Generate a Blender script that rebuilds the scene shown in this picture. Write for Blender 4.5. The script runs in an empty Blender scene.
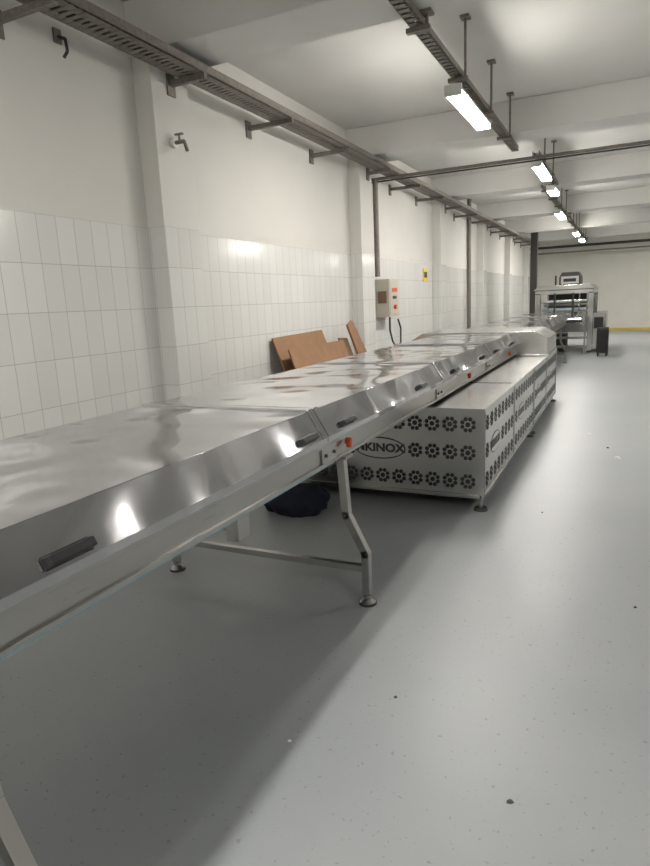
import bpy, math, random
from mathutils import Vector, Matrix
random.seed(4)
H=1.6
sc=bpy.context.scene

# ---------------------------------------------------------------- materials
def newmat(name):
    m=bpy.data.materials.new(name); m.use_nodes=True
    nt=m.node_tree; b=nt.nodes['Principled BSDF']
    return m,nt,b
def simple(name,col,rough=.5,metal=0.,noise=0.,nscale=8.,bump=0.,bscale=40.):
    m,nt,b=newmat(name)
    b.inputs['Base Color'].default_value=(*col,1); b.inputs['Roughness'].default_value=rough
    b.inputs['Metallic'].default_value=metal
    tc=nt.nodes.new('ShaderNodeTexCoord')
    if noise>0:
        n=nt.nodes.new('ShaderNodeTexNoise'); n.inputs['Scale'].default_value=nscale; n.inputs['Detail'].default_value=5
        nt.links.new(tc.outputs['Object'],n.inputs['Vector'])
        r=nt.nodes.new('ShaderNodeValToRGB')
        r.color_ramp.elements[0].position=.3; r.color_ramp.elements[1].position=.7
        r.color_ramp.elements[0].color=(*[c*(1-noise) for c in col],1)
        r.color_ramp.elements[1].color=(*[min(1,c*(1+noise)) for c in col],1)
        nt.links.new(n.outputs['Fac'],r.inputs['Fac']); nt.links.new(r.outputs['Color'],b.inputs['Base Color'])
    if bump>0:
        n=nt.nodes.new('ShaderNodeTexNoise'); n.inputs['Scale'].default_value=bscale; n.inputs['Detail'].default_value=3
        nt.links.new(tc.outputs['Object'],n.inputs['Vector'])
        bp=nt.nodes.new('ShaderNodeBump'); bp.inputs['Strength'].default_value=bump; bp.inputs['Distance'].default_value=.01
        nt.links.new(n.outputs['Fac'],bp.inputs['Height']); nt.links.new(bp.outputs['Normal'],b.inputs['Normal'])
    return m
def steel(name,col,rough,dent=.5,dscale=1.3,brush=True,dist=.03):
    m,nt,b=newmat(name)
    b.inputs['Metallic'].default_value=1; b.inputs['Roughness'].default_value=rough
    tc=nt.nodes.new('ShaderNodeTexCoord')
    if brush:
        mp=nt.nodes.new('ShaderNodeMapping'); mp.inputs['Scale'].default_value=(1,.02,1)
        n=nt.nodes.new('ShaderNodeTexNoise'); n.inputs['Scale'].default_value=160; n.inputs['Detail'].default_value=2
        nt.links.new(tc.outputs['Object'],mp.inputs['Vector']); nt.links.new(mp.outputs['Vector'],n.inputs['Vector'])
        r=nt.nodes.new('ShaderNodeMapRange'); r.inputs['To Min'].default_value=rough-.02; r.inputs['To Max'].default_value=rough+.03
        nt.links.new(n.outputs['Fac'],r.inputs['Value']); nt.links.new(r.outputs['Result'],b.inputs['Roughness'])
    n2=nt.nodes.new('ShaderNodeTexNoise'); n2.inputs['Scale'].default_value=dscale; n2.inputs['Detail'].default_value=1
    nt.links.new(tc.outputs['Object'],n2.inputs['Vector'])
    cr=nt.nodes.new('ShaderNodeValToRGB')
    cr.color_ramp.elements[0].position=.3; cr.color_ramp.elements[1].position=.7
    cr.color_ramp.elements[0].color=(*[c*.95 for c in col],1); cr.color_ramp.elements[1].color=(*[c*1.04 for c in col],1)
    nt.links.new(n2.outputs['Fac'],cr.inputs['Fac']); nt.links.new(cr.outputs['Color'],b.inputs['Base Color'])
    if dent:
        bp=nt.nodes.new('ShaderNodeBump'); bp.inputs['Strength'].default_value=dent; bp.inputs['Distance'].default_value=dist
        nt.links.new(n2.outputs['Fac'],bp.inputs['Height']); nt.links.new(bp.outputs['Normal'],b.inputs['Normal'])
    return m
def emis(name,col,s):
    m,nt,b=newmat(name)
    b.inputs['Base Color'].default_value=(*col,1)
    b.inputs['Emission Color'].default_value=(*col,1); b.inputs['Emission Strength'].default_value=s
    return m

STEEL=steel('brushed_steel',(.54,.54,.56),.13,.9,2.2,True,.06)
STEELF=steel('frame_steel',(.44,.435,.42),.28)
STEELC=steel('cabinet_steel',(.54,.535,.52),.27,.4,1.6,False,.03)
GALV=simple('galvanised_steel',(.20,.18,.16),.5,.5,.2,30)
BLACK=simple('black_plastic',(.010,.010,.011),.45)
DARK=simple('dark_perforation',(.015,.015,.015),.8)
DARKM=simple('dark_metal',(.05,.046,.042),.5,.4)
RED=simple('red_plastic',(.55,.07,.02),.4)
BLUEBELT=simple('blue_film',(.20,.38,.47),.4)
ROLL=simple('film_roll',(.35,.42,.46),.3)
CARD=simple('cardboard',(.27,.15,.08),.85,0,.12,6)
CARDD=simple('cardboard_dark',(.16,.10,.055),.85,0,.12,6)
NAVY=simple('dark_navy_fabric',(.006,.009,.022),.85,0,.3,10,.6,12)
BOXG=simple('panel_beige',(.42,.39,.33),.5)
YEL=simple('yellow_paint',(.65,.47,.05),.5)
WHITEP=simple('white_paint',(.66,.66,.63),.45)
LAMP=emis('tube_diffuser',(1.,.955,.895),145.)
CREAM=simple('cream_plaster',(.68,.665,.61),.75,0,.03,2)
CEIL=simple('ceiling_paint',(.58,.575,.55),.8,0,.03,1.5)
PLAST=simple('white_plaster',(.58,.58,.555),.7,0,.03,1.5)
DEB=simple('debris_dark',(.05,.045,.04),.8)
DEBW=simple('debris_white',(.75,.75,.72),.8)

def floor_mat():
    m,nt,b=newmat('grey_epoxy_floor')
    tc=nt.nodes.new('ShaderNodeTexCoord')
    n=nt.nodes.new('ShaderNodeTexNoise'); n.inputs['Scale'].default_value=.9; n.inputs['Detail'].default_value=7
    nt.links.new(tc.outputs['Object'],n.inputs['Vector'])
    r=nt.nodes.new('ShaderNodeValToRGB')
    r.color_ramp.elements[0].position=.3; r.color_ramp.elements[1].position=.72
    r.color_ramp.elements[0].color=(.28,.30,.31,1); r.color_ramp.elements[1].color=(.335,.35,.355,1)
    nt.links.new(n.outputs['Fac'],r.inputs['Fac'])
    v=nt.nodes.new('ShaderNodeTexNoise'); v.inputs['Scale'].default_value=45; v.inputs['Detail'].default_value=2
    nt.links.new(tc.outputs['Object'],v.inputs['Vector'])
    mr=nt.nodes.new('ShaderNodeValToRGB'); mr.color_ramp.elements[0].position=.66; mr.color_ramp.elements[1].position=.72
    mr.color_ramp.elements[0].color=(1,1,1,1); mr.color_ramp.elements[1].color=(.72,.72,.72,1)
    nt.links.new(v.outputs['Fac'],mr.inputs['Fac'])
    mx=nt.nodes.new('ShaderNodeMix'); mx.data_type='RGBA'; mx.blend_type='MULTIPLY'; mx.inputs[0].default_value=1
    nt.links.new(r.outputs['Color'],mx.inputs[6]); nt.links.new(mr.outputs['Color'],mx.inputs[7])
    nt.links.new(mx.outputs[2],b.inputs['Base Color'])
    rr=nt.nodes.new('ShaderNodeMapRange'); rr.inputs['To Min'].default_value=.33; rr.inputs['To Max'].default_value=.48
    nt.links.new(n.outputs['Fac'],rr.inputs['Value']); nt.links.new(rr.outputs['Result'],b.inputs['Roughness'])
    return m
FLOOR=floor_mat()
def wall_mat():
    m,nt,b=newmat('tile_and_plaster_wall')
    L=nt.links
    g=nt.nodes.new('ShaderNodeTexCoord'); s=nt.nodes.new('ShaderNodeSeparateXYZ'); L.new(g.outputs['Object'],s.inputs[0])
    a=nt.nodes.new('ShaderNodeMath'); a.operation='ADD'; L.new(s.outputs['Y'],a.inputs[0]); L.new(s.outputs['X'],a.inputs[1])
    z=nt.nodes.new('ShaderNodeMath'); z.operation='SUBTRACT'; L.new(s.outputs['Z'],z.inputs[0]); z.inputs[1].default_value=1.438*H
    c=nt.nodes.new('ShaderNodeCombineXYZ'); L.new(a.outputs[0],c.inputs[0]); L.new(z.outputs[0],c.inputs[1])
    br=nt.nodes.new('ShaderNodeTexBrick'); br.offset=0; br.squash=1
    br.inputs['Scale'].default_value=1; br.inputs['Brick Width'].default_value=.165; br.inputs['Row Height'].default_value=.335
    br.inputs['Mortar Size'].default_value=.0028; br.inputs['Mortar Smooth'].default_value=.2
    br.inputs['Color1'].default_value=(.66,.66,.635,1); br.inputs['Color2'].default_value=(.62,.62,.595,1)
    br.inputs['Mortar'].default_value=(.43,.42,.39,1)
    L.new(c.outputs[0],br.inputs['Vector'])
    gt=nt.nodes.new('ShaderNodeMath'); gt.operation='GREATER_THAN'; L.new(s.outputs['Z'],gt.inputs[0]); gt.inputs[1].default_value=1.438*H
    n=nt.nodes.new('ShaderNodeTexNoise'); n.inputs['Scale'].default_value=1.2; n.inputs['Detail'].default_value=5; L.new(g.outputs['Object'],n.inputs['Vector'])
    cr=nt.nodes.new('ShaderNodeValToRGB'); cr.color_ramp.elements[0].color=(.57,.56,.52,1); cr.color_ramp.elements[1].color=(.64,.63,.595,1)
    L.new(n.outputs['Fac'],cr.inputs['Fac'])
    mx=nt.nodes.new('ShaderNodeMix'); mx.data_type='RGBA'
    L.new(gt.outputs[0],mx.inputs[0]); L.new(br.outputs['Color'],mx.inputs[6]); L.new(cr.outputs['Color'],mx.inputs[7])
    L.new(mx.outputs[2],b.inputs['Base Color'])
    mr=nt.nodes.new('ShaderNodeMapRange'); mr.inputs['To Min'].default_value=.16; mr.inputs['To Max'].default_value=.8
    L.new(gt.outputs[0],mr.inputs['Value']); L.new(mr.outputs['Result'],b.inputs['Roughness'])
    inv=nt.nodes.new('ShaderNodeMath'); inv.operation='SUBTRACT'; inv.inputs[0].default_value=1; L.new(br.outputs['Fac'],inv.inputs[1])
    mm=nt.nodes.new('ShaderNodeMath'); mm.operation='MAXIMUM'; L.new(inv.outputs[0],mm.inputs[0]); L.new(gt.outputs[0],mm.inputs[1])
    bp=nt.nodes.new('ShaderNodeBump'); bp.inputs['Strength'].default_value=.4; bp.inputs['Distance'].default_value=.002
    L.new(mm.outputs[0],bp.inputs['Height']); L.new(bp.outputs['Normal'],b.inputs['Normal'])
    return m
WALLM=wall_mat()

# ---------------------------------------------------------------- mesh builder (units of eye height, z relative to eye)
import bmesh
class MB:
    def __init__(s,name): s.n=name; s.v=[]; s.f=[]; s.mi=[]; s.mats=[]; s.sm=[]
    def m(s,mat):
        if mat not in s.mats: s.mats.append(mat)
        return s.mats.index(mat)
    def add(s,vs,fs,mat,smooth=False):
        o=len(s.v); s.v+= [(a*H,b*H,(c+1)*H) for a,b,c in vs]
        i=s.m(mat)
        for f in fs: s.f.append([o+k for k in f]); s.mi.append(i); s.sm.append(smooth)
    def box(s,x0,x1,y0,y1,z0,z1,mat):
        vs=[(x0,y0,z0),(x1,y0,z0),(x1,y1,z0),(x0,y1,z0),(x0,y0,z1),(x1,y0,z1),(x1,y1,z1),(x0,y1,z1)]
        s.add(vs,[(0,3,2,1),(4,5,6,7),(0,1,5,4),(1,2,6,5),(2,3,7,6),(3,0,4,7)],mat)
    def hexa(s,vs,mat):
        s.add(vs,[(0,3,2,1),(4,5,6,7),(0,1,5,4),(1,2,6,5),(2,3,7,6),(3,0,4,7)],mat)
    def prism(s,prof,y0,y1,mat):
        n=len(prof)
        vs=[(x,y0,z) for x,z in prof]+[(x,y1,z) for x,z in prof]
        fs=[tuple(range(n)),tuple(range(2*n-1,n-1,-1))]+[(i,i+n,(i+1)%n+n,(i+1)%n) for i in range(n)]
        s.add(vs,fs,mat)
    def cyl(s,p0,p1,r0,mat,r1=None,seg=14,smooth=True):
        r1=r0 if r1 is None else r1
        p0=Vector(p0);p1=Vector(p1);d=(p1-p0).normalized()
        a=d.orthogonal().normalized() if abs(d.z)<.99 else Vector((1,0,0)); a=(a-d*a.dot(d)).normalized(); b=d.cross(a)
        vs=[];
        for p,r in((p0,r0),(p1,r1)):
            for i in range(seg):
                t=2*math.pi*(i+.5)/seg; vs.append(tuple(p+a*math.cos(t)*r+b*math.sin(t)*r))
        s.add(vs,[(i,(i+1)%seg,(i+1)%seg+seg,i+seg) for i in range(seg)],mat,smooth)
        s.add(vs[:seg],[tuple(range(seg-1,-1,-1))],mat); s.add(vs[seg:],[tuple(range(seg))],mat)
    def sq(s,p0,p1,w,mat,up=(0,1,0),w2=None):
        w2=w2 or w
        p0=Vector(p0);p1=Vector(p1);d=(p1-p0).normalized(); u=Vector(up)
        if abs(d.dot(u))>.99: u=Vector((1,0,0))
        a=(u-d*u.dot(d)).normalized(); b=d.cross(a)
        vs=[]
        for p in(p0,p1):
            for i,j in((-1,-1),(1,-1),(1,1),(-1,1)): vs.append(tuple(p+a*i*w/2+b*j*w2/2))
        s.add(vs,[(3,2,1,0),(4,5,6,7),(0,1,5,4),(1,2,6,5),(2,3,7,6),(3,0,4,7)],mat)
    def path(s,pts,r,mat,seg=10):
        for a,b in zip(pts[:-1],pts[1:]): s.cyl(a,b,r,mat,seg=seg)
    def done(s,bevel=0,parent=None):
        me=bpy.data.meshes.new(s.n); me.from_pydata(s.v,[],s.f)
        for m in s.mats: me.materials.append(m)
        for p,i,k in zip(me.polygons,s.mi,s.sm): p.material_index=i; p.use_smooth=k
        bm=bmesh.new(); bm.from_mesh(me); bmesh.ops.recalc_face_normals(bm,faces=bm.faces); bm.to_mesh(me); bm.free()
        o=bpy.data.objects.new(s.n,me); sc.collection.objects.link(o)
        if bevel:
            b=o.modifiers.new('bevel','BEVEL'); b.width=bevel; b.segments=2; b.limit_method='ANGLE'; b.angle_limit=math.radians(40)
        if parent: o.parent=parent
        return o

# ---------------------------------------------------------------- room shell
YB=17.6; Y0=-3.0; XL=-2.3; XR=3.4; ZB=1.257; ZC=1.50
COLY=[-.05+2.75*k for k in range(-1,7)]
f=MB('floor'); f.box(XL-.1,XR+.1,Y0-.1,YB+.1,-1.1,-1,FLOOR); f.done()
c=MB('ceiling'); c.box(XL-.1,XR+.1,Y0-.1,YB+.1,ZC,ZC+.1,CEIL); c.done()
w=MB('wall_left'); w.box(XL-.1,XL,Y0,YB,-1,ZC,WALLM); w.done()
for i,y in enumerate(COLY):
    b=MB('trim_%d'%(2*i+1)); b.box(XL,XR,y-.02,y+.32,ZB,ZC,CEIL); b.done(.01)
    w=MB('trim_%d'%(2*i+2)); w.box(XL,-2.187,y,y+.3,-1,ZB,WALLM); w.done(.006)
w=MB('wall_right'); w.box(XR,XR+.1,Y0,YB,-1,ZC,PLAST); w.done()
w=MB('wall_back'); w.box(XL-.1,XR+.1,YB,YB+.1,-1,ZC,CREAM); w.done()
w=MB('wall_front'); w.box(XL-.1,XR+.1,Y0-.1,Y0,-1,ZC,PLAST); w.done()
w=MB('baseboard_back'); w.box(XL,XR,YB-.02,YB,-1,-.94,YEL); w.done()

# ---------------------------------------------------------------- covered conveyor
CX=-1.141
conv=MB('covered_conveyor')
def cover(y0,y1):
    prof=[(-1.507,-.405),(-1.507,-.39),(-1.455,-.308),(-.826,-.308),(-.777,-.388),(-.777,-.405),(-.80,-.405),(-.80,-.395),(-1.48,-.395),(-1.48,-.405)]
    conv.prism(prof,y0+.003,y1-.003,STEEL)
    for a in (y0+.003,y1-.033):
        conv.prism([(-1.456,-.309),(-1.454,-.302),(-.8245,-.302),(-.7725,-.388),(-.778,-.388),(-.827,-.309)],a,a+.03,STEEL)
segs=[-1.5,-.05,1.62,2.97,4.2,5.42]
for a,b in zip(segs[:-1],segs[1:]): cover(a,b)
for a,b in((6.15,7.6),(7.6,9.1),(9.1,10.5)): cover(a,b)
for s in(1,-1):
    def X(x): return x if s==1 else 2*CX-x
    for y0,y1 in((-1.5,5.42),(6.15,10.55)):
        xs=sorted((X(-.83),X(-.81)));conv.box(xs[0],xs[1],y0,y1,-.487,-.398,STEELF)
        xs=sorted((X(-.81),X(-.785)));conv.box(xs[0],xs[1],y0,y1,-.420,-.408,STEELF)
        xs=sorted((X(-.83),X(-.802)));conv.box(xs[0],xs[1],y0,y1,-.489,-.478,STEELF)
        xs=sorted((X(-.86),X(-.83)));conv.box(xs[0],xs[1],y0,y1,-.489,-.480,STEELF)
    xs=sorted((X(-.875),X(-.808)));conv.box(xs[0],xs[1],-1.5,1.72,-.495,-.4895,BLUEBELT)
conv.box(-1.45,-.83,-1.5,5.42,-.44,-.432,DARKM)
conv.box(-1.45,-.83,6.15,10.5,-.44,-.432,DARKM)
for y in(-.05,1.68,2.97,4.2):
    conv.box(-.81,-.803,y-.05,y+.05,-.478,-.43,STEELF)
    for d in(-.03,.03): conv.cyl((-.804,y+d,-.455),(-.798,y+d,-.455),.006,DARKM,seg=6)
conv.prism([(-1.72,-.5),(-1.72,-.36),(-1.62,-.30),(-.66,-.30),(-.555,-.36),(-.555,-.5)],5.42,6.15,STEELC)
conv.box(-1.74,-.545,5.40,5.43,-.5,-.49,STEELC)
def handle(y,t=.45,L=.050):
    p=Vector((-.826+.049*t,0,-.308-.080*t)); nrm=Vector((.080,0,.049)).normalized(); up=Vector((-.049,0,.080)).normalized()
    def Q(a,b,cc): return tuple(p+up*a+nrm*cc+Vector((0,b,0)))
    def blk(a0,a1,b0,b1,c0,c1,t_=.8):
        am=(a0+a1)/2; bm_=(b0+b1)/2
        f_=lambda a,b:(am+(a-am)*t_,bm_+(b-bm_)*(.94 if b1-b0>.03 else .8))
        lo=[(a0,b0),(a1,b0),(a1,b1),(a0,b1)]
        conv.hexa([Q(a,b,c0) for a,b in lo]+[Q(*f_(a,b),c1) for a,b in lo],BLACK)
    blk(-.013,.013,y-L,y+L,-.001,.003)
    blk(-.010,.010,y-L,y-L+.018,.002,.013); blk(-.010,.010,y+L-.018,y+L,.002,.013)
    blk(-.010,.008,y-L+.002,y+L-.002,.012,.019)
for y in(-.6,.655,1.50,1.78,2.6,3.2,3.95,4.4,5.1): handle(y,.80)
for y in(1.80,3.58,5.0):
    conv.cyl((-.80,y,-.44),(-.782,y,-.44),.011,RED); conv.cyl((-.79,y,-.46),(-.79,y,-.435),.009,RED)
conv.box(-.95,-.91,1.31,1.37,-.62,-.487,STEELF); conv.box(-1.39,-1.35,1.31,1.37,-.62,-.487,STEELF)
conv.cyl((-1.36,1.34,-.58),(-.94,1.34,-.58),.025,STEELF)
for ly in(-.85,.475,1.79,7.4,9.6):
    for s in(1,-1):
        def X(x): return x if s==1 else 2*CX-x
        pts=[(X(-.815),ly,-.485),(X(-.803),ly,-.69),(X(-.738),ly,-.82),(X(-.738),ly,-.965)]
        for a,b in zip(pts[:-1],pts[1:]): conv.sq(a,b,.027,STEELF)
        for q in pts[1:3]: conv.cyl((q[0],q[1]-.0135,q[2]),(q[0],q[1]+.0135,q[2]),.0138,STEELF)
        conv.cyl(pts[-1],(pts[-1][0],ly,-.985),.008,STEELF)
        conv.cyl((pts[-1][0],ly,-.975),(pts[-1][0],ly,-.968),.017,STEELF,seg=6)
        conv.cyl((pts[-1][0],ly,-1),(pts[-1][0],ly,-.992),.031,DARKM)
        conv.cyl((pts[-1][0],ly,-.992),(pts[-1][0],ly,-.980),.029,STEELF,r1=.012)
        conv.box(X(-.815)-.03,X(-.815)+.03,ly-.03,ly+.03,-.495,-.485,STEELF)
    conv.sq((2*CX+.738,ly,-.875),(-.738,ly,-.875),.022,STEELF)
conv.done(.0025)

# ---------------------------------------------------------------- perforated cabinets
def flower(mb,u,z,w,r,side):
    def disc(cu,cz,rx,n=10):
        mb.add([((w,cu+math.cos(t*2*math.pi/n)*rx,cz+math.sin(t*2*math.pi/n)*rx) if side else (cu+math.cos(t*2*math.pi/n)*rx,w,cz+math.sin(t*2*math.pi/n)*rx)) for t in range(n)],[tuple(range(n))],DARK)
    disc(u,z,r*.30)
    for k in range(8):
        t=k*math.pi/4+.39; disc(u+math.cos(t)*r*.70,z+math.sin(t)*r*.70,r*.25)
CAB=[(2.82,4.60),(4.61,6.2)]
for i,(y0,y1) in enumerate(CAB):
    cab=MB('perforated_cabinet')
    x0,x1=-1.73,-.555; zb,zt=-.935,-.505
    cab.box(x0,x1,y0,y1,zb,zt,STEELC)
    cab.box(x0-.006,x1+.006,y0-.006,y1,zt-.012,zt+.002,STEELC)
    cab.box(x0-.004,x1+.004,y0-.004,y1,zb,zb+.018,STEELC)
    for xx in(x0-.004,x1-.018): cab.box(xx,xx+.022,y0-.004,y0+.018,zb,zt,STEELC)
    rows=[-.58,-.715,-.855]; r=.040
    for j in range(13):
        x=x1-.075-j*.0855
        for k,z in enumerate(rows):
            if k==1 and 4<=j<=6: continue
            if i==0: flower(cab,x,z,y0-.0015,r,False)
    ym=(y0+y1)/2
    for a,b in((y0,ym),(ym,y1)):
        n=8
        for j in range(n):
            y=a+.08+j*((b-a)-.16)/(n-1)
            for k,z in enumerate(rows):
                if k==1 and 1<=j<=3 : continue
                flower(cab,y,z,x1+.0015,r,True)
        cab.box(x1-.01,x1+.004,a-.008,a+.008,zb,zt,STEELC)
    cab.box(x1-.01,x1+.005,y1-.01,y1,zb,zt,STEELC)
    cab.box(x0+.02,x1-.02,ym-.004,ym+.004,zt,zt+.004,DARKM)
    for fx in(x0+.04,x1-.02,):
        for fy in(y0+.03,y1-.06):
            cab.cyl((fx,fy,-.99),(fx,fy,zb),.009,STEELF)
            cab.cyl((fx,fy,-1),(fx,fy,-.985),.034,DARKM,r1=.03)
    def oval(mb,cx,cz,a,b,y,mat,side=False,n=32):
        pts=[(cx+math.cos(t*2*math.pi/n)*a,cz+math.sin(t*2*math.pi/n)*b) for t in range(n)]
        mb.add([(y,p,q) if side else (p,y,q) for p,q in pts],[tuple(range(n))],mat)
    lx=x1-.075-5.15*.0855; lz=rows[1]
    sy=[a+.08+2*((b-a)-.16)/7 for a,b in((y0,ym),(ym,y1))]
    if i==0:
        oval(cab,lx,lz,.135,.056,y0-.0010,BLACK); oval(cab,lx,lz,.129,.050,y0-.0016,STEELC)
    for q in sy:
        oval(cab,q,lz,.125,.052,x1+.0010,BLACK,True); oval(cab,q,lz,.120,.047,x1+.0016,STEELC,True)
    ob=cab.done()
    def text(body,loc,rot,sz):
        cu=bpy.data.curves.new('t','FONT'); cu.body=body; cu.size=sz; cu.align_x='CENTER'; cu.align_y='CENTER'; cu.extrude=.0008; cu.offset=.0035
        to=bpy.data.objects.new('t',cu); sc.collection.objects.link(to)
        bpy.context.view_layer.update()
        me=bpy.data.meshes.new_from_object(to); bpy.data.objects.remove(to)
        me.materials.clear(); me.materials.append(BLACK)
        o=bpy.data.objects.new('nameplate_text',me); sc.collection.objects.link(o)
        o.location=loc; o.rotation_euler=rot; o.scale=(1.15,1,1); o.parent=ob
    if i==0: text('MKINOX',(lx*H,(y0-.0022)*H,(lz+1)*H),(math.pi/2,0,0),.090)
    for q in sy: text('MKINOX',((x1+.0022)*H,q*H,(lz+1)*H),(math.pi/2,0,math.pi/2),.084)

# ---------------------------------------------------------------- far machine (gantry tunnel)
g=MB('packaging_machine')
STEELM=steel('machine_steel',(.48,.48,.47),.22,.3,2.)
gx0,gx1,gy0,gy1=-1.38,-.46,11.3,13.2
for x in(gx0,gx1-.08):
    for y in(gy0,gy1-.08): g.box(x,x+.08,y,y+.08,-.97,.0,STEELM); g.cyl((x+.04,y+.04,-1),(x+.04,y+.04,-.97),.04,DARKM)
g.box(gx0,gx1,gy0,gy1,-.02,.07,STEELM)
g.prism([(gx0-.03,.05),(gx0+.06,.13),(gx1-.06,.13),(gx1+.03,.05)],gy0-.03,gy1,STEELM)
g.box(gx0,gx1,gy0-.036,gy0-.03,.045,.055,DARKM)
g.box(gx0,gx1,gy0+.1,gy1,-.66,-.5,STEELM)
g.box(gx0+.02,gx1-.02,gy0+.2,gy1-.1,-.5,-.44,DARKM)
g.box(gx0+.1,gx1-.1,gy0+.02,gy0+.08,-.16,-.12,STEELM)
g.cyl((gx0+.1,gy0+.15,-.28),(gx1-.1,gy0+.15,-.28),.035,ROLL)
g.cyl((gx0+.1,gy0+.4,-.2),(gx1-.1,gy0+.4,-.2),.035,STEELF)
g.box(gx0+.12,gx1-.12,gy0+.9,gy0+1.,-.3,-.02,DARKM)
g.box(gx0+.1,gx1-.1,gy0+.5,gy0+.54,-.4,-.33,STEELM)
g.box(gx0+.3,gx0+.33,gy0,gy0+.05,-.5,0,DARKM); g.box(gx1-.33,gx1-.3,gy0,gy0+.05,-.5,0,DARKM)
g.box(gx0+.3,gx0+.38,gy0-.02,gy0+.03,-.4,-.33,RED)
for q in(.08,.2,.7,.82): g.cyl((gx0+q,gy0+.1,-.5),(gx0+q,gy0+.1,0),.012,STEELM)
for zz in(-.9,-.75): g.box(gx0,gx1,gy0+.02,gy0+.06,zz-.02,zz+.02,STEELF)
g.box(gx0+.2,gx0+.5,gy0+.1,gy0+.6,-.97,-.70,DARKM)
g.box(gx1,gx1+.2,gy0+.1,gy0+1.2,-.95,-.35,STEELM)
g.box(gx1+.02,gx1+.16,gy0+.05,gy0+.11,-.6,-.42,BLACK)
for yy in(gy0+.2,gy0+1.1): g.cyl((gx1+.1,yy,-1),(gx1+.1,yy,-.95),.03,DARKM)
g.prism([(-1.02,.12),(-1.02,.26),(-.98,.34),(-.72,.34),(-.68,.26),(-.68,.12)],gy0+.2,gy0+.8,DARKM)
g.box(-.99,-.71,gy0+.18,gy0+.21,.15,.27,STEELF)
g.box(-.95,-.75,gy0+.17,gy0+.19,.18,.235,BLACK)
g.cyl((-1.1,gy0+.5,.12),(-1.1,gy0+.5,.3),.015,DARKM)
for k in range(9): g.cyl((gx0+.12,10.65+k*.08,-.42),(gx1-.12,10.65+k*.08,-.42),.022,STEEL)
g.box(gx0+.08,gx0+.12,10.6,11.4,-.5,-.38,STEELF); g.box(gx1-.12,gx1-.08,10.6,11.4,-.5,-.38,STEELF)
for x in(gx0+.1,gx1-.1): g.sq((x,11.05,-1),(x,11.05,-.5),.03,STEELF)
g.done(.006)
k=MB('electrical_cabinet')
k.box(-.36,-.2,10.6,10.9,-.95,-.56,DARKM); k.box(-.365,-.195,10.59,10.6,-.93,-.58,BLACK)
k.box(-.2,-.19,10.3,10.6,-.95,-.56,BLACK)
for x in(-.34,-.22):
    for y in(10.62,10.88): k.cyl((x,y,-1),(x,y,-.95),.012,DARKM)
k.done(.003)

# ---------------------------------------------------------------- cable tray on the left wall
t=MB('cable_tray')
tx0,tx1=-2.12,-1.97; tz=1.170
t.box(tx0,tx0+.008,-2.9,16.7,tz,tz+.045,GALV); t.box(tx1-.008,tx1,-2.9,16.7,tz,tz+.045,GALV)
t.box(tx0,tx0+.05,-2.9,16.7,tz,tz+.004,GALV); t.box(tx1-.05,tx1,-2.9,16.7,tz,tz+.004,GALV)
y=-2.9
while y<16.7: 
    t.box(tx0,tx1,y,y+.022,tz-.001,tz+.005,GALV); y+=.038
for x in(tx0+.03,tx0+.055,tx0+.078,tx0+.10,tx0+.125): t.cyl((x,-2.9,tz+.018),(x,16.7,tz+.018),.012,DARKM,seg=8)
yb=.99
while yb<16.7:
    oncol=any(c-.02<yb<c+.32 for c in COLY)
    xw=-2.186 if oncol else XL+.001
    t.box(xw,tx1+.01,yb-.012,yb+.012,tz-.03,tz-.002,GALV)
    t.box(xw,xw+.01,yb-.03,yb+.03,tz-.075,tz+.03,GALV)
    yb+=.93
t.done()

# ---------------------------------------------------------------- lighting rail & lamps
def lamp(x,y0,L=.84,z=1.1,top=1.2):
    m=MB('fluorescent_lamp')
    m.prism([(x-.045,z+.012),(x-.035,z+.04),(x+.035,z+.04),(x+.045,z+.012)],y0,y0+L,WHITEP)
    m.box(x-.04,x+.04,y0+.02,y0+L-.02,z-.012,z+.013,LAMP)
    m.box(x-.046,x+.046,y0-.005,y0+.02,z-.015,z+.04,WHITEP); m.box(x-.046,x+.046,y0+L-.02,y0+L+.005,z-.015,z+.04,WHITEP)
    for yy in(y0+.15,y0+L-.15): m.cyl((x,yy,z+.035),(x,yy,top-.001),.006,GALV,seg=6)
    m.done()
def rail(x,y0,y1,z=1.2):
    r=MB('lighting_rail')
    r.box(x-.03,x-.025,y0,y1,z,z+.035,GALV); r.box(x+.025,x+.03,y0,y1,z,z+.035,GALV)
    y=y0
    while y<y1: r.box(x-.03,x+.03,y,y+.03,z,z+.005,GALV); y+=.05
    r.cyl((x-.01,y0,z+.014),(x-.01,y1,z+.014),.008,DARKM,seg=6); r.cyl((x+.01,y0,z+.014),(x+.01,y1,z+.014),.008,BOXG,seg=6)
    y=y0+.25
    while y<y1:
        beam=any(c-.06<y<c+.36 for c in COLY)
        zt=ZB if beam else ZC
        r.cyl((x+.045,y,z-.01),(x+.045,y,zt-.001),.008,GALV,seg=6)
        r.box(x-.05,x+.06,y-.015,y+.015,z-.02,z,GALV); r.box(x+.02,x+.07,y-.03,y+.03,zt-.013,zt-.001,GALV)
        y+=.75
    r.done()
rail(-.9,-2.5,5.8); rail(-.9,7.9,16.5)
lamp(-.9,3.65)
rail(-1.12,-2.6,1.6); lamp(-1.12,-2.0); lamp(-1.12,-.1); 
rail(-.76,6.05,7.8,1.19)
lamp(-.76,6.1,z=1.12,top=1.19); lamp(-.76,7.3,.45,z=1.08,top=1.19)
for y in(9.6,12.9,14.6): lamp(-.9,y)
rail(1.9,-2.5,16.5)  # unseen rail, added to carry the right-hand fill lamps
for y in(-.8,4.2,9.8,14.6): lamp(1.9,y)  # lamps added out of view to brighten the room from the right

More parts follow.
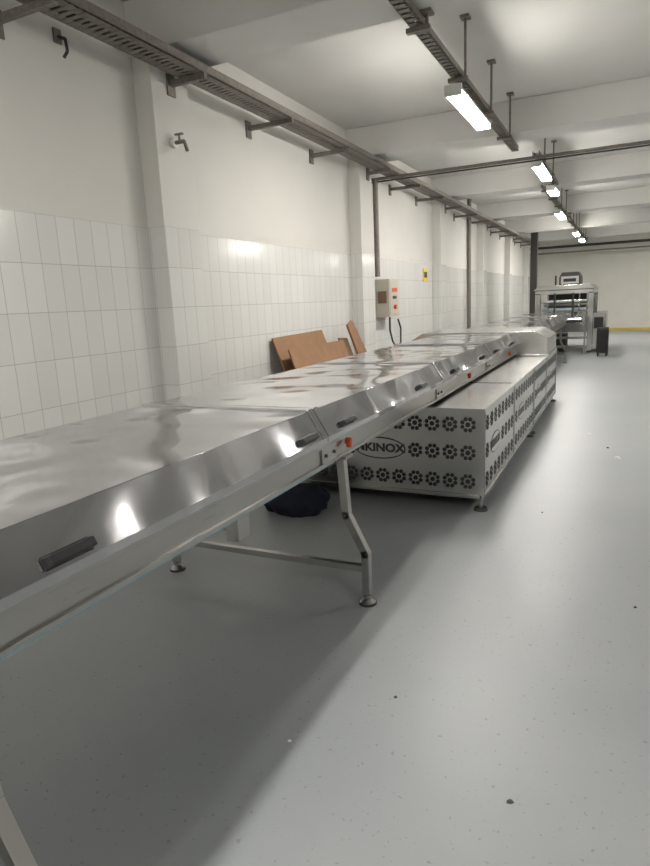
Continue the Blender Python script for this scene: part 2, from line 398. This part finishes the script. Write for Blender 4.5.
# ---------------------------------------------------------------- pipes
p=MB('conduit_pipe')
p.cyl((XL+.001,5.93,1.15),(XR-.001,5.93,1.15),.014,GALV); p.cyl((XL+.001,5.93,1.125),(XR-.001,5.93,1.125),.007,DARKM)
p.path([(-2.22,5.93,1.15),(-2.22,5.93,.24)],.026,GALV)
p.done()
p=MB('conduit_pipe'); p.cyl((XL+.001,16.9,1.12),(XR-.001,16.9,1.12),.03,DARKM); p.cyl((XL+.001,16.9,.98),(XR-.001,16.9,.98),.02,GALV); p.done()
p=MB('drain_pipe'); p.cyl((XL+.04,10.2,-1),(XL+.04,10.2,ZC-.001),.03,GALV);p.done()
p=MB('steel_post'); p.box(-1.9,-1.76,14.6,14.74,-1,ZC-.001,DARKM); p.box(-1.95,-1.71,14.55,14.79,-1,-.98,DARKM); p.done()

# ---------------------------------------------------------------- wall fittings
b=MB('control_panel_box')
b.box(XL+.001,-2.15,6.06,6.36,-.16,.22,BOXG); b.box(-2.152,-2.145,6.08,6.34,-.14,.20,BOXG)
b.box(-2.147,-2.142,6.13,6.29,.09,.13,RED); b.box(-2.147,-2.142,6.15,6.27,.02,.05,DARKM); b.cyl((-2.145,6.2,-.06),(-2.12,6.2,-.06),.022,RED)
b.box(-2.27,-2.18,6.05,6.06,-.02,.10,CARDD)
b.path([(-2.2,6.2,-.16),(-2.2,6.2,-.3),(-2.19,6.25,-.42),(-2.2,6.4,-.5),(-2.22,6.6,-.46),(-2.25,6.7,-.3),(-2.28,6.7,-.2)],.010,BLACK)
b.done(.003)
b=MB('warning_sign'); b.box(XL+.001,XL+.008,7.75,7.95,.22,.38,YEL); b.box(XL+.008,XL+.01,7.79,7.91,.27,.34,BLACK); b.done()
b=MB('wall_tap'); x=-2.186; zt_=.865
b.cyl((x,2.83,zt_),(x+.02,2.83,zt_),.026,WHITEP); b.cyl((x,2.83,zt_),(x+.075,2.83,zt_),.010,GALV); b.cyl((x+.075,2.83,zt_),(x+.09,2.83,zt_-.05),.009,GALV)
b.cyl((x+.045,2.83,zt_),(x+.045,2.83,zt_+.035),.006,GALV); b.box(x+.02,x+.07,2.823,2.837,zt_+.033,zt_+.042,GALV); b.done()
b=MB('wall_hook'); b.box(XL+.001,XL+.01,2.21,2.25,1.17,1.23,GALV); b.path([(XL+.005,2.23,1.2),(XL+.05,2.23,1.18),(XL+.055,2.23,1.13),(XL+.03,2.23,1.11)],.007,DARKM); b.done()

# ---------------------------------------------------------------- cardboard sheets
def sheet(y0,y1,xb,xt,zt,mat,skew=0,th=.012):
    s=MB('cardboard_sheet')
    s.hexa([(xb,y0,-1),(xb+th,y0,-1),(xb+th,y1,-1),(xb,y1,-1),(xt,y0,zt),(xt+th,y0,zt),(xt+th,y1,zt+skew),(xt,y1,zt+skew)],mat)
    s.done()
sheet(3.88,4.70,-1.98,-2.28,-.225,CARD,.015)
sheet(3.86,4.82,-1.90,-2.14,-.305,CARD,.0)
sheet(4.86,5.04,-1.95,-2.2,-.29,CARDD,-.01)
s=MB('wooden_plank'); s.hexa([(-2.0,5.25,-1),(-1.98,5.25,-1),(-1.98,5.6,-1),(-2.0,5.6,-1),(-2.17,4.98,-.19),(-2.15,4.98,-.19),(-2.15,5.08,-.15),(-2.17,5.08,-.15)],CARD); s.done()

# ---------------------------------------------------------------- dark bag under the conveyor
bm=bmesh.new(); bmesh.ops.create_icosphere(bm,subdivisions=4,radius=1)
from mathutils import noise as nz
for v in bm.verts:
    n=nz.noise(v.co*1.8)*.25+nz.noise(v.co*4.5)*.1
    v.co*=1+n
    v.co.x*=.27; v.co.y*=.20; v.co.z*=.15
    if v.co.z<-.08: v.co.z=-.08
me=bpy.data.meshes.new('work_bag'); bm.to_mesh(me); bm.free(); me.materials.append(NAVY)
for q in me.polygons: q.use_smooth=True
o=bpy.data.objects.new('dark_work_bag',me); o.location=(-1.42*H,2.58*H,.08); sc.collection.objects.link(o)

# ---------------------------------------------------------------- floor debris
for (x,y,sz,mt) in((-.66,1.093,.006,DEBW),(-.484,1.34,.006,DEB),(-.161,1.105,.008,DEB),(.005,4.02,.028,DEBW),(-.176,4.68,.02,DEBW),(.078,2.06,.008,DEB),(-.05,4.3,.012,DEB),(-.3,2.9,.006,DEB)):
    d=MB('floor_debris'); n=6
    pts=[(x+math.cos(i)*sz*random.uniform(.5,1.2),y+math.sin(i)*sz*random.uniform(.5,1.2)) for i in range(n)]
    d.add([(a,b_,-1) for a,b_ in pts]+[(a*.5+x*.5,b_*.5+y*.5,-1+sz*.5) for a,b_ in pts],[tuple(range(n-1,-1,-1)),tuple(range(n,2*n))]+[(i,(i+1)%n,(i+1)%n+n,i+n) for i in range(n)],mt); d.done()

# ---------------------------------------------------------------- world & camera
wd=bpy.data.worlds.new('world'); sc.world=wd; wd.use_nodes=True
wd.node_tree.nodes['Background'].inputs[0].default_value=(.9,.95,1,1); wd.node_tree.nodes['Background'].inputs[1].default_value=.3
sc.view_settings.view_transform='Standard'; sc.view_settings.look='None'; sc.view_settings.exposure=0
cam=bpy.data.cameras.new('camera'); co=bpy.data.objects.new('camera',cam); sc.collection.objects.link(co)
cam.sensor_fit='HORIZONTAL'; cam.sensor_width=36; cam.lens=36*617/650; cam.clip_start=.02
ax=Vector((.9027,.428,-.0458)).normalized(); az=Vector((.4278,-.880,.2043)); az=(az-ax*az.dot(ax)).normalized(); ay=az.cross(ax)
M=Matrix.Identity(4)
for i in range(3): M[i][0]=ax[i];M[i][1]=ay[i];M[i][2]=az[i]
M[0][3]=0;M[1][3]=0;M[2][3]=H
co.matrix_world=M
sc.camera=co
